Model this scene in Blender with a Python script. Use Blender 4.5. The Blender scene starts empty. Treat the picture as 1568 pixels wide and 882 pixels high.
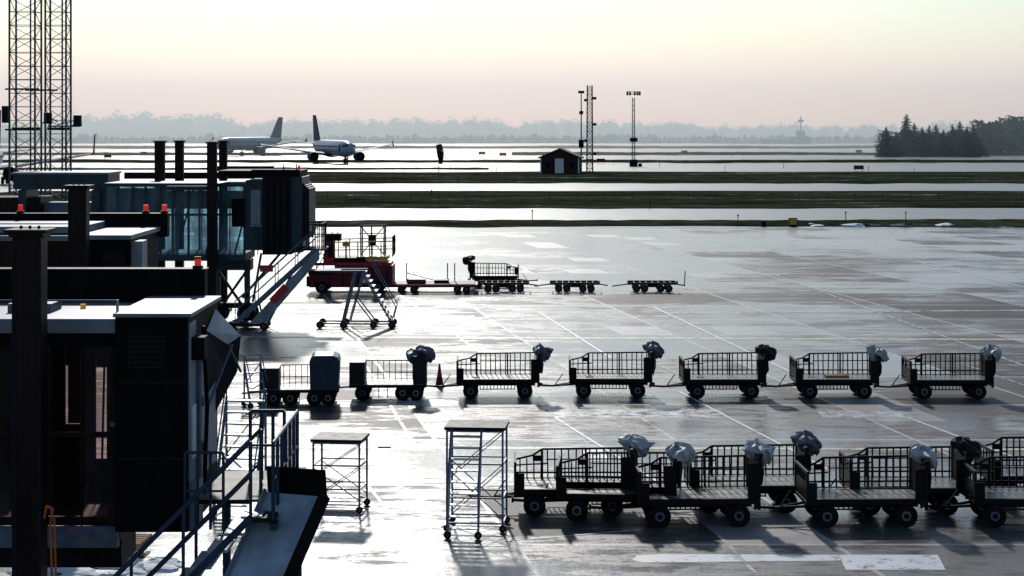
import bpy, math, random
from mathutils import Vector, Matrix, noise
random.seed(7)
R=math.radians
H=9.3; FP=2900.0; CX=784.0; HY=192.0
def YG(py,z=0): return FP*(H-z)/(py-HY)
def XP(px,Y): return (px-CX)*Y/FP
def ZP(py,Y): return H-(py-HY)*Y/FP
scene=bpy.context.scene
# ------------------------------------------------ materials
MATS={}
def mat(name,col,rough=0.6,metal=0.0,var=0.25,scale=3.0,bump=0.0,spec=0.4,emit=None,streak=False,diffuse=False):
    if name in MATS: return MATS[name]
    m=bpy.data.materials.new(name); m.use_nodes=True
    nt=m.node_tree; N=nt.nodes; L=nt.links
    b=N['Principled BSDF']
    tc=N.new('ShaderNodeTexCoord')
    mp=N.new('ShaderNodeMapping'); L.new(tc.outputs['Object'],mp.inputs['Vector'])
    if streak: mp.inputs['Scale'].default_value=(1,1,0.15)
    n=N.new('ShaderNodeTexNoise'); n.inputs['Scale'].default_value=scale; n.inputs['Detail'].default_value=6; n.inputs['Roughness'].default_value=0.65
    L.new(mp.outputs[0],n.inputs['Vector'])
    r=N.new('ShaderNodeValToRGB')
    r.color_ramp.elements[0].position=0.3; r.color_ramp.elements[1].position=0.7
    lo=[max(0,c*(1-var)) for c in col]; hi=[min(1,c*(1+var)) for c in col]
    r.color_ramp.elements[0].color=(*lo,1); r.color_ramp.elements[1].color=(*hi,1)
    L.new(n.outputs['Fac'],r.inputs['Fac'])
    if diffuse:
        d=N.new('ShaderNodeBsdfDiffuse'); L.new(r.outputs[0],d.inputs[0]); L.new(d.outputs[0],N['Material Output'].inputs['Surface']); MATS[name]=m; return m
    L.new(r.outputs[0],b.inputs['Base Color'])
    mr=N.new('ShaderNodeMapRange'); mr.inputs['To Min'].default_value=max(0.03,rough-0.12); mr.inputs['To Max'].default_value=min(1,rough+0.12)
    L.new(n.outputs['Fac'],mr.inputs['Value']); L.new(mr.outputs[0],b.inputs['Roughness'])
    b.inputs['Metallic'].default_value=metal
    b.inputs['Specular IOR Level'].default_value=spec
    if emit:
        b.inputs['Emission Color'].default_value=(*emit[0],1); b.inputs['Emission Strength'].default_value=emit[1]
    if bump:
        bp=N.new('ShaderNodeBump'); bp.inputs['Strength'].default_value=bump; bp.inputs['Distance'].default_value=0.02
        L.new(n.outputs['Fac'],bp.inputs['Height']); L.new(bp.outputs[0],b.inputs['Normal'])
    MATS[name]=m; return m
black=mat('black_paint',(0.0075,0.0065,0.0075),0.6,0,0.6,2,0.1,streak=True,spec=.05)
dark=mat('dark_steel',(0.012,0.012,0.015),0.55,0.05,0.4,4,spec=.12)
frame=mat('cart_frame',(0.008,0.008,0.009),0.55,0.0,0.4,6,spec=.12)
galv=mat('galvanised_steel',(0.36,0.40,0.46),0.42,0.25,0.25,7)
galvd=mat('weathered_steel',(0.11,0.14,0.20),0.45,0.2,0.35,7)
deck=mat('deck_plate',(0.19,0.19,0.17),0.34,0.3,0.4,5,0.15)
rubber=mat('rubber',(0.008,0.008,0.009),0.75,spec=.12)
hub=mat('wheel_hub',(0.18,0.18,0.18),0.5,0.1)
whitepl=mat('white_sheet',(0.46,0.47,0.49),0.55,0,0.3,6,0.4)
greypl=mat('grey_sheet',(0.11,0.12,0.15),0.5,0,0.4,6,0.4)
blackpl=mat('black_sheet',(0.014,0.015,0.019),0.45,0,0.3,5,0.3,spec=.2)
navy=mat('navy_paint',(0.024,0.042,0.08),0.4,0.15,0.3,3,spec=.3)
brown=mat('brown_panel',(0.032,0.012,0.009),0.45,0.0,0.7,1.5,streak=True,spec=.10)
postm=mat('column_paint',(0.020,0.009,0.009),0.5,0.0,0.6,2,streak=True,spec=.12)
roofm=mat('roof_sheet',(0.18,0.20,0.24),0.45,0.1,0.5,1.2)
greym=mat('grey_paint',(0.22,0.24,0.28),0.45,0.1,0.35,2,streak=True)
tealm=mat('teal_cladding',(0.022,0.042,0.058),0.4,0.05,0.5,1.0,streak=True,spec=.25)
red=mat('red_paint',(0.45,0.02,0.03),0.45,0,0.35,3)
dred=mat('dark_red_paint',(0.13,0.014,0.02),0.5,0,0.4,2,spec=.25)
yellow=mat('yellow_paint',(0.55,0.36,0.05),0.45,0,0.3,3)
orange=mat('orange_plastic',(0.5,0.14,0.04),0.45)
lampred=mat('red_beacon',(0.8,0.03,0.01),0.3,emit=((1,0.04,0.02),0.35))
lampor=mat('amber_beacon',(0.7,0.3,0.02),0.3,emit=((1,0.5,0.05),0.2))
whitep=mat('white_paint',(0.7,0.7,0.7),0.45,0,0.12,4)
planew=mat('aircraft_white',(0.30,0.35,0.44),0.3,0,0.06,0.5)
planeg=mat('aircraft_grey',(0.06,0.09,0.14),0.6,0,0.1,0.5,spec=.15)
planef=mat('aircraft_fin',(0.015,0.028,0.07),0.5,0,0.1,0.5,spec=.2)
wood=mat('pallet_wood',(0.38,0.22,0.09),0.8,0,0.4,6)
snow=mat('snow_dirty',(0.75,0.77,0.8),0.7,0,0.25,4,0.5)
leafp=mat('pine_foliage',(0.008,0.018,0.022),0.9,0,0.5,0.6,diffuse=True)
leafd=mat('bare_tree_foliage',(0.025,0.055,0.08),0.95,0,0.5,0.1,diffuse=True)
bark=mat('bark',(0.03,0.028,0.028),0.9,diffuse=True)
tile=mat('house_roof',(0.03,0.025,0.028),0.6,0,0.4,2)
redwood=mat('red_timber',(0.05,0.018,0.02),0.7,0,0.4,3,streak=True,spec=.2)
concrete=mat('concrete',(0.25,0.25,0.25),0.8)
def glassmat(name,col,tcol,lo,hi,em=None):
    m=bpy.data.materials.new(name); m.use_nodes=True
    nt=m.node_tree;N=nt.nodes;L=nt.links
    b=N['Principled BSDF']; b.inputs['Base Color'].default_value=(*col,1); b.inputs['Roughness'].default_value=0.12
    b.inputs['Specular IOR Level'].default_value=0.5
    t=N.new('ShaderNodeBsdfTransparent'); t.inputs[0].default_value=(*tcol,1)
    mx=N.new('ShaderNodeMixShader')
    tc=N.new('ShaderNodeTexCoord'); n=N.new('ShaderNodeTexNoise'); n.inputs['Scale'].default_value=1.2; n.inputs['Detail'].default_value=5
    mp=N.new('ShaderNodeMapping'); mp.inputs['Scale'].default_value=(1.5,1,0.4); L.new(tc.outputs['Object'],mp.inputs[0]); L.new(mp.outputs[0],n.inputs['Vector'])
    mr=N.new('ShaderNodeMapRange'); mr.inputs['From Min'].default_value=0.35; mr.inputs['From Max'].default_value=0.65
    mr.inputs['To Min'].default_value=1-hi; mr.inputs['To Max'].default_value=1-lo; L.new(n.outputs['Fac'],mr.inputs['Value'])
    L.new(mr.outputs[0],mx.inputs[0]); L.new(t.outputs[0],mx.inputs[1]); L.new(b.outputs[0],mx.inputs[2])
    L.new(mx.outputs[0],N['Material Output'].inputs['Surface'])
    return m
glass=glassmat('bridge_glass',(0.10,0.18,0.23),(0.52,0.72,0.82),0.3,0.8)
dglass=glassmat('dark_glass',(0.016,0.009,0.009),(0.66,0.48,0.48),0.3,0.7)
# ------------------------------------------------ mesh builder
class MB:
    def __init__(s): s.v=[];s.f=[];s.mi=[];s.ml=[];s.sm=[]
    def _m(s,m):
        if m not in s.ml: s.ml.append(m)
        return s.ml.index(m)
    def add(s,vs,fs,m,smooth=False):
        o=len(s.v); s.v+= [tuple(v) for v in vs]; k=s._m(m)
        for f in fs: s.f.append([o+i for i in f]); s.mi.append(k); s.sm.append(smooth)
    def box(s,x0,x1,y0,y1,z0,z1,m):
        vs=[(x0,y0,z0),(x1,y0,z0),(x1,y1,z0),(x0,y1,z0),(x0,y0,z1),(x1,y0,z1),(x1,y1,z1),(x0,y1,z1)]
        s.add(vs,[(0,3,2,1),(4,5,6,7),(0,1,5,4),(1,2,6,5),(2,3,7,6),(3,0,4,7)],m)
    def beam(s,p,q,w,m,h=None):
        p=Vector(p);q=Vector(q);d=(q-p)
        if d.length<1e-6: return
        d.normalize(); up=Vector((0,0,1))
        if abs(d.z)>0.98: up=Vector((0,1,0))
        a=d.cross(up).normalized(); b=a.cross(d).normalized(); h=h or w
        a*=w/2;b*=h/2
        vs=[p-a-b,p+a-b,p+a+b,p-a+b,q-a-b,q+a-b,q+a+b,q-a+b]
        s.add(vs,[(0,3,2,1),(4,5,6,7),(0,1,5,4),(1,2,6,5),(2,3,7,6),(3,0,4,7)],m)
    def tube(s,p,q,r,m,n=8,r2=None,smooth=True):
        p=Vector(p);q=Vector(q);d=(q-p).normalized(); r2=r if r2 is None else r2
        up=Vector((0,0,1)) if abs(d.z)<0.98 else Vector((0,1,0))
        a=d.cross(up).normalized(); b=a.cross(d).normalized()
        vs=[];
        for c,rr in ((p,r),(q,r2)):
            for i in range(n):
                t=2*math.pi*i/n; vs.append(c+a*math.cos(t)*rr+b*math.sin(t)*rr)
        fs=[(i,(i+1)%n,n+(i+1)%n,n+i) for i in range(n)]
        s.add(vs,fs,m,smooth)
        s.add(vs,[tuple(range(n-1,-1,-1)),tuple(range(n,2*n))],m)
    def path(s,pts,r,m,n=6):
        for a,b in zip(pts[:-1],pts[1:]): s.tube(a,b,r,m,n)
    def wheel(s,x,y,z,r,w,hubm=None):
        s.tube((x,y-w/2,z),(x,y+w/2,z),r,rubber,18)
        s.tube((x,y-w/2-0.012,z),(x,y+w/2+0.012,z),r*0.42,hubm or hub,12)
        s.tube((x,y-w/2-0.04,z),(x,y+w/2+0.04,z),r*0.25,frame,8)
    def poly(s,pts,m): s.add(pts,[tuple(range(len(pts)))],m)
    def prism(s,prof,y0,y1,m):  # prof in xz
        n=len(prof); vs=[(x,y0,z) for x,z in prof]+[(x,y1,z) for x,z in prof]
        fs=[tuple(range(n)),tuple(range(2*n-1,n-1,-1))]+[(i,n+i,n+(i+1)%n,(i+1)%n) for i in range(n)]
        s.add(vs,fs,m)
    def blob(s,c,sz,m,seed=0,sub=3,amp=0.35,freq=1.8):
        import bmesh
        bm=bmesh.new(); bmesh.ops.create_icosphere(bm,subdivisions=sub,radius=1)
        vs=[]
        for v in bm.verts:
            d=v.co.normalized(); o=Vector((seed*3.1,seed*1.7,seed*2.3))
            k=1+amp*noise.noise(d*freq+o)+amp*0.55*noise.noise(d*freq*3+o)+amp*0.3*abs(noise.noise(d*freq*7+o))
            vs.append((c[0]+d.x*k*sz[0],c[1]+d.y*k*sz[1],c[2]+d.z*k*sz[2]))
        fs=[tuple(v.index for v in f.verts) for f in bm.faces]; bm.free()
        s.add(vs,fs,m,False)
    def mesh(s,name):
        me=bpy.data.meshes.new(name); me.from_pydata(s.v,[],s.f)
        for m in s.ml: me.materials.append(m)
        me.polygons.foreach_set('material_index',s.mi); me.polygons.foreach_set('use_smooth',s.sm)
        me.update(); return me
    def obj(s,name,loc=(0,0,0),rz=0,bevel=0):
        return place(name,s.mesh(name),loc,rz,bevel)
def place(name,me,loc=(0,0,0),rz=0,bevel=0,scale=1):
    o=bpy.data.objects.new(name,me); scene.collection.objects.link(o)
    o.location=loc; o.rotation_euler=(0,0,rz); o.scale=(scale,)*3 if not isinstance(scale,tuple) else scale
    if bevel:
        b=o.modifiers.new('bevel','BEVEL'); b.width=bevel; b.segments=2; b.limit_method='ANGLE'
    return o
# ------------------------------------------------ camera
cd=bpy.data.cameras.new('camera'); cam=bpy.data.objects.new('camera',cd); scene.collection.objects.link(cam)
cam.location=(0,0,H); cam.rotation_euler=(R(90),0,0)
cd.sensor_width=36; cd.lens=36*FP/1568; cd.shift_y=-(441-HY)/1568; cd.clip_end=30000; cd.clip_start=0.5
scene.camera=cam
# ------------------------------------------------ light
SUN_EL=28; SUN_AZ=-6   # azimuth measured from +Y towards +X
w=bpy.data.worlds.new('World'); scene.world=w; w.use_nodes=True
nt=w.node_tree; bg=nt.nodes['Background']
sky=nt.nodes.new('ShaderNodeTexSky'); sky.sky_type='NISHITA'; sky.sun_disc=False
sky.sun_elevation=R(SUN_EL); sky.sun_rotation=R(SUN_AZ); sky.air_density=1.0; sky.dust_density=0.6; sky.ozone_density=0.0
hz=nt.nodes.new('ShaderNodeMix'); hz.data_type='RGBA'; hz.blend_type='MULTIPLY'; hz.inputs[0].default_value=1
hz.inputs[7].default_value=(0.86,1.02,1.16,1)
nt.links.new(sky.outputs[0],hz.inputs[6]); nt.links.new(hz.outputs[2],bg.inputs[0]); bg.inputs[1].default_value=0.074
sl=bpy.data.lights.new('sun','SUN'); sl.energy=2.4; sl.angle=R(2.5); sl.color=(1,0.96,0.90)
so=bpy.data.objects.new('sun',sl); scene.collection.objects.link(so)
sd=Vector((math.sin(R(SUN_AZ))*math.cos(R(SUN_EL)),math.cos(R(SUN_AZ))*math.cos(R(SUN_EL)),math.sin(R(SUN_EL))))
so.rotation_euler=sd.to_track_quat('Z','Y').to_euler(); so.location=sd*100
scene.view_settings.view_transform='Standard'; scene.view_settings.look='None'; scene.view_settings.exposure=0
# ------------------------------------------------ ground materials
def apron_mat():
    m=bpy.data.materials.new('wet_concrete'); m.use_nodes=True
    nt=m.node_tree;N=nt.nodes;L=nt.links; b=N['Principled BSDF']
    geo=N.new('ShaderNodeTexCoord')
    def mth(op,a,b_=None,c=None):
        n=N.new('ShaderNodeMath'); n.operation=op
        for i,v in enumerate((a,b_,c)):
            if v is None: continue
            if isinstance(v,(int,float)): n.inputs[i].default_value=v
            else: L.new(v,n.inputs[i])
        return n.outputs[0]
    def mr(v,a,b2,c,d):
        n=N.new('ShaderNodeMapRange'); L.new(v,n.inputs['Value'])
        for k,x in zip(('From Min','From Max','To Min','To Max'),(a,b2,c,d)): n.inputs[k].default_value=x
        return n.outputs[0]
    def nz(scale,det,sx=1,sy=1,rough=0.6,rot=0,off=0):
        mp=N.new('ShaderNodeMapping'); mp.inputs['Scale'].default_value=(sx,sy,1); mp.inputs['Rotation'].default_value=(0,0,rot); mp.inputs['Location'].default_value=(off,off,0)
        L.new(geo.outputs['Object'],mp.inputs[0])
        n=N.new('ShaderNodeTexNoise'); n.inputs['Scale'].default_value=scale; n.inputs['Detail'].default_value=det; n.inputs['Roughness'].default_value=rough
        L.new(mp.outputs[0],n.inputs['Vector']); return n.outputs['Fac']
    mp=N.new('ShaderNodeMapping'); mp.inputs['Rotation'].default_value=(0,0,R(-9.5)); L.new(geo.outputs['Object'],mp.inputs[0])
    sx=N.new('ShaderNodeSeparateXYZ'); L.new(mp.outputs[0],sx.inputs[0])
    s2=N.new('ShaderNodeSeparateXYZ'); L.new(geo.outputs['Object'],s2.inputs[0])
    P=7.0
    u=mth('DIVIDE',sx.outputs[0],P); v=mth('DIVIDE',s2.outputs[1],P)
    def line(t,wd):
        f=mth('FRACT',t); d=mth('ABSOLUTE',mth('SUBTRACT',f,0.5)); return mth('GREATER_THAN',d,0.5-wd)
    jl=mth('MAXIMUM',line(u,0.008),line(v,0.013))
    def celln(a,b2,off=0):
        cb=N.new('ShaderNodeCombineXYZ'); L.new(mth('FLOOR',a),cb.inputs[0]); L.new(mth('FLOOR',b2),cb.inputs[1]); cb.inputs[2].default_value=off
        wn=N.new('ShaderNodeTexWhiteNoise'); wn.noise_dimensions='3D'; L.new(cb.outputs[0],wn.inputs['Vector']); return wn.outputs['Value']
    cell=celln(u,v)
    cell2=celln(mth('MULTIPLY',u,3),mth('MULTIPLY',v,2),5)
    patch=mth('GREATER_THAN',cell2,0.95)
    n1=nz(0.10,5,0.8,1.2,0.6); n2=nz(0.45,8,0.5,1.2,0.74,R(8)); n3=nz(7,5,1,1,0.75); n4=nz(0.03,3,1,1,0.5,0,30)
    n5=nz(1.6,6,0.35,1.3,0.72,R(-5))
    wet=mth('ADD',mth('MULTIPLY',n1,1.2),mth('MULTIPLY',n2,1.0)); wet=mth('ADD',wet,mth('MULTIPLY',cell,0.28)); wet=mth('ADD',wet,mth('MULTIPLY',n4,0.5))
    wet=mth('ADD',wet,mr(s2.outputs[0],-15,25,0.12,-0.10)); wet=mth('ADD',wet,mr(s2.outputs[1],95,140,0.0,0.24))
    wet=mth('ADD',wet,mth('MULTIPLY',mth('SUBTRACT',n3,0.5),0.40)); wet=mth('ADD',wet,mth('MULTIPLY',mth('SUBTRACT',n5,0.5),0.75))
    W=mr(wet,1.43,1.62,0,1)
    W=mth('MAXIMUM',W,mth('MULTIPLY',jl,0.5)); W=mth('MULTIPLY',W,mth('SUBTRACT',1.0,mth('MULTIPLY',patch,0.3)))
    rg=mth('ADD',mr(W,0,1,0.56,0.22),mth('MULTIPLY',mth('SUBTRACT',n3,0.5),0.25))
    L.new(rg,b.inputs['Roughness'])
    L.new(mr(W,0,1,0.10,0.66),b.inputs['Specular IOR Level'])
    cr=N.new('ShaderNodeValToRGB'); e=cr.color_ramp.elements; e[0].position=0.35; e[0].color=(0.022,0.019,0.021,1); e[1].position=0.78; e[1].color=(0.17,0.158,0.155,1)
    t=mth('ADD',mth('MULTIPLY',n2,0.4),mth('MULTIPLY',cell,0.3)); t=mth('ADD',t,mth('MULTIPLY',n3,0.2)); t=mth('ADD',t,mth('MULTIPLY',n5,0.2)); L.new(t,cr.inputs['Fac'])
    mx=N.new('ShaderNodeMix'); mx.data_type='RGBA'; L.new(mth('MAXIMUM',mth('MULTIPLY',jl,0.8),mth('MULTIPLY',patch,0.55)),mx.inputs[0]); L.new(cr.outputs[0],mx.inputs[6]); mx.inputs[7].default_value=(0.50,0.46,0.44,1)  # light joint seal, with the gleam of standing water put into its colour
    L.new(mx.outputs[2],b.inputs['Base Color'])
    bp=N.new('ShaderNodeBump'); bp.inputs['Strength'].default_value=0.4; bp.inputs['Distance'].default_value=0.012
    hh=mth('ADD',mth('MULTIPLY',n3,1.2),mth('MULTIPLY',n2,3.0)); L.new(hh,bp.inputs['Height']); L.new(bp.outputs[0],b.inputs['Normal'])
    return m
def grass_mat():
    m=bpy.data.materials.new('winter_grass'); m.use_nodes=True
    nt=m.node_tree;N=nt.nodes;L=nt.links
    b=N.new('ShaderNodeBsdfDiffuse'); L.new(b.outputs[0],N['Material Output'].inputs['Surface'])
    tc=N.new('ShaderNodeTexCoord')
    def nzz(sx,sy,d):
        mp=N.new('ShaderNodeMapping'); mp.inputs['Scale'].default_value=(sx,sy,0.3); L.new(tc.outputs['Object'],mp.inputs[0])
        n=N.new('ShaderNodeTexNoise'); n.inputs['Scale'].default_value=1; n.inputs['Detail'].default_value=d; n.inputs['Roughness'].default_value=0.72; L.new(mp.outputs[0],n.inputs['Vector']); return n.outputs['Fac']
    a=nzz(0.03,0.16,9); c=nzz(0.5,0.4,5)
    ad=N.new('ShaderNodeMath'); ad.operation='MULTIPLY_ADD'; L.new(c,ad.inputs[0]); ad.inputs[1].default_value=0.35; L.new(a,ad.inputs[2])
    cr=N.new('ShaderNodeValToRGB'); e=cr.color_ramp.elements; e[0].position=0.55; e[0].color=(0.010,0.015,0.010,1); e[1].position=0.72; e[1].color=(0.055,0.062,0.034,1)
    x=e.new(0.79); x.color=(0.10,0.11,0.08,1); x=e.new(0.84); x.color=(0.50,0.53,0.57,1)
    L.new(ad.outputs[0],cr.inputs[0]); L.new(cr.outputs[0],b.inputs['Color'])
    return m
apronm=apron_mat(); grassm=grass_mat()
taxim=mat('wet_asphalt',(0.06,0.062,0.065),0.34,0,0.4,0.05,spec=.45)
def sheet(name,x0,x1,y0,y1,z,m):
    b=MB(); b.poly([(x0,y0,z),(x1,y0,z),(x1,y1,z),(x0,y1,z)],m); return b.obj(name)
sheet('ground',-9000,9000,-300,20000,0,taxim)
sheet('apron',-150,200,-60,173,0.004,apronm)
def strip(name,ya,yb,x0,x1,hgt,rag,seed,m=grassm,nx=340,ny=16):
    b=MB(); vs=[];fs=[]
    for j in range(ny+1):
        for i in range(nx+1):
            t=j/ny; x=x0+(x1-x0)*i/nx
            e0=ya+rag*noise.noise(Vector((x*0.03,seed,0)))+rag*0.6*noise.noise(Vector((x*0.15,seed,3)))
            e1=yb+rag*noise.noise(Vector((x*0.03,seed+9,0)))
            y=e0+(e1-e0)*t
            edge=min(1,8*t*(1-t)) if 0<j<ny else 0
            z=0.03+edge*hgt*(0.8+1.2*noise.noise(Vector((x*0.03,y*0.12,seed)))+0.5*noise.noise(Vector((x*0.4,y*0.4,seed)))) if edge>0 else -0.02
            vs.append((x,y,max(z,-0.02)))
    for j in range(ny):
        for i in range(nx):
            a=j*(nx+1)+i; fs.append((a,a+1,a+nx+2,a+nx+1))
    b.add(vs,fs,m,True); return b.obj(name)
strip('grass_strip',173,184,-25,170,0.18,3,1)
strip('grass_strip',211,270,-70,200,0.14,4,2)
strip('grass_strip',302,382,-40,260,0.16,6,3)
strip('grass_strip',470,505,-170,300,0.22,12,4)
strip('grass_strip',590,640,-400,-60,0.3,12,5)
strip('grass_strip',590,640,0,500,0.3,14,6)
strip('grass_strip',760,830,-400,500,0.4,20,7)
strip('grass_strip',395,412,-150,-5,0.15,5,8)
strip('grass_field',960,3000,-2500,2500,0.4,20,9)
# ------------------------------------------------ painted lines
def linepoly(name,pts,m,z=0.009):
    b=MB(); b.poly([(x,y,z) for x,y in pts],m); return b.obj(name)
def GP(px,py): Y=YG(py); return (XP(px,Y),Y)
def paintmat(name,col,wear):
    m=bpy.data.materials.new(name); m.use_nodes=True; nt=m.node_tree;N=nt.nodes;L=nt.links; b=N['Principled BSDF']
    b.inputs['Base Color'].default_value=(*col,1); b.inputs['Roughness'].default_value=.38
    tc=N.new('ShaderNodeTexCoord'); n=N.new('ShaderNodeTexNoise'); n.inputs['Scale'].default_value=2.2; n.inputs['Detail'].default_value=8; n.inputs['Roughness'].default_value=.75; L.new(tc.outputs['Object'],n.inputs['Vector'])
    r=N.new('ShaderNodeMapRange'); r.inputs['From Min'].default_value=wear-.06; r.inputs['From Max'].default_value=wear+.06; L.new(n.outputs['Fac'],r.inputs['Value'])
    t=N.new('ShaderNodeBsdfTransparent'); mx=N.new('ShaderNodeMixShader'); L.new(r.outputs[0],mx.inputs[0]); L.new(t.outputs[0],mx.inputs[1]); L.new(b.outputs[0],mx.inputs[2]); L.new(mx.outputs[0],N['Material Output'].inputs['Surface'])
    return m
paint=paintmat('worn_white_paint',(0.80,0.80,0.80),.40)
paintF=paintmat('faded_white_paint',(0.55,0.54,0.54),.47)
paintY=paintmat('worn_yellow_paint',(0.65,0.56,0.34),.42)
linepoly('painted_marking',[GP(1295,873),GP(1448,873),GP(1436,850),GP(1284,850)],paint)
linepoly('painted_marking',[GP(968,858),GP(985,862),GP(1290,859),GP(1282,850),GP(1010,849),GP(975,851)],paint)
linepoly('diagonal_line',[GP(470,834),GP(600,832),GP(600,829),GP(470,831)],paintY)
linepoly('diagonal_line',[GP(430,686.5),GP(1568,690),GP(1568,687),GP(430,683.5)],paintY)
linepoly('diagonal_line',[GP(340,517),GP(1568,521),GP(1568,519),GP(340,515)],paintY)
linepoly('diagonal_line',[GP(340,548),GP(760,549),GP(760,547),GP(340,546)],paintY)
linepoly('diagonal_line',[GP(1020,480),GP(1568,476),GP(1568,474.5),GP(1020,478.5)],paintF)
linepoly('painted_marking',[GP(585,702),GP(607,702),GP(597,682),GP(577,682)],paint)
linepoly('painted_marking',[GP(900,706),GP(935,706),GP(920,686),GP(888,686)],paint)
linepoly('painted_marking',[GP(850,640),GP(1118,640),GP(1100,627),GP(838,627)],paintF)
linepoly('painted_marking',[GP(480,830),GP(600,830),GP(585,790),GP(475,790)],paintF)
linepoly('painted_marking',[GP(1260,640),GP(1400,641),GP(1388,630),GP(1250,629)],paintF)
linepoly('painted_marking',[GP(670,494),GP(745,494),GP(725,483),GP(655,483)],paintF)
linepoly('painted_marking',[GP(600,612),GP(700,612),GP(690,622),GP(598,622)],paintF)
def diag(a,c,wd,m=paint):  # several trace slab joints; their wet gleam is put into white colour
    (x0,y0),(x1,y1)=GP(*a),GP(*c); d=Vector((x1-x0,y1-y0)).normalized(); s=Vector((-d.y,d.x))*wd/2
    linepoly('diagonal_line',[(x0+s.x,y0+s.y),(x1+s.x,y1+s.y),(x1-s.x,y1-s.y),(x0-s.x,y0-s.y)],m,.014)
diag((612,452),(735,540),.12); diag((825,478),(935,548),.12); diag((1000,470),(1215,572),.12); diag((1185,420),(1568,560),.14,paintF)
diag((1040,600),(1270,720),.10); diag((850,640),(1010,740),.10); diag((1400,400),(1568,440),.14); diag((740,832),(980,812),.08,paintF)
diag((1390,640),(1568,706),.10); diag((560,740),(600,790),.08); diag((1480,560),(1568,590),.1,paintF); diag((560,560),(640,690),.1,paintF); diag((1100,820),(1160,882),.1,paintF); diag((1010,560),(1100,600),.1,paintF)
# ------------------------------------------------ baggage carts
def cover(b,x,y,z,kind,seed):
    m={'w':whitepl,'g':greypl,'k':blackpl}[kind]
    rnd=random.Random(seed); n=20; rings=[(.17,.03,-.02),(.14,.14,.0),(.09,.26,.02),(-.02,.30,.06),(-.14,.27,.12),(-.26,.22,.17),(-.36,.12,.2)]
    lean=rnd.uniform(.6,1.5); vs=[]
    for j,(dz,r,dx) in enumerate(rings):
        for i in range(n):
            t=2*math.pi*i/n
            p=Vector((math.cos(t)*1.7,math.sin(t)*1.7,dz*3.0+seed))
            k=1+.6*noise.noise(p)+.5*noise.noise(p*2.9)+.12*math.sin(t*7+seed+dz*10)
            vs.append((x+dx*lean+r*k*math.cos(t)*1.0,y+r*k*math.sin(t)*1.3,z+dz*.9+.14*noise.noise(p*1.5+Vector((9,9,9)))+(.14*noise.noise(Vector((t*2,seed,4))) if j>3 else 0)))
    fs=[(j*n+i,j*n+(i+1)%n,(j+1)*n+(i+1)%n,(j+1)*n+i) for j in range(len(rings)-1) for i in range(n)]
    fs.append(tuple(range(n))); fs.append(tuple(range((len(rings)-1)*n,len(rings)*n))); b.add(vs,fs,m)
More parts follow.
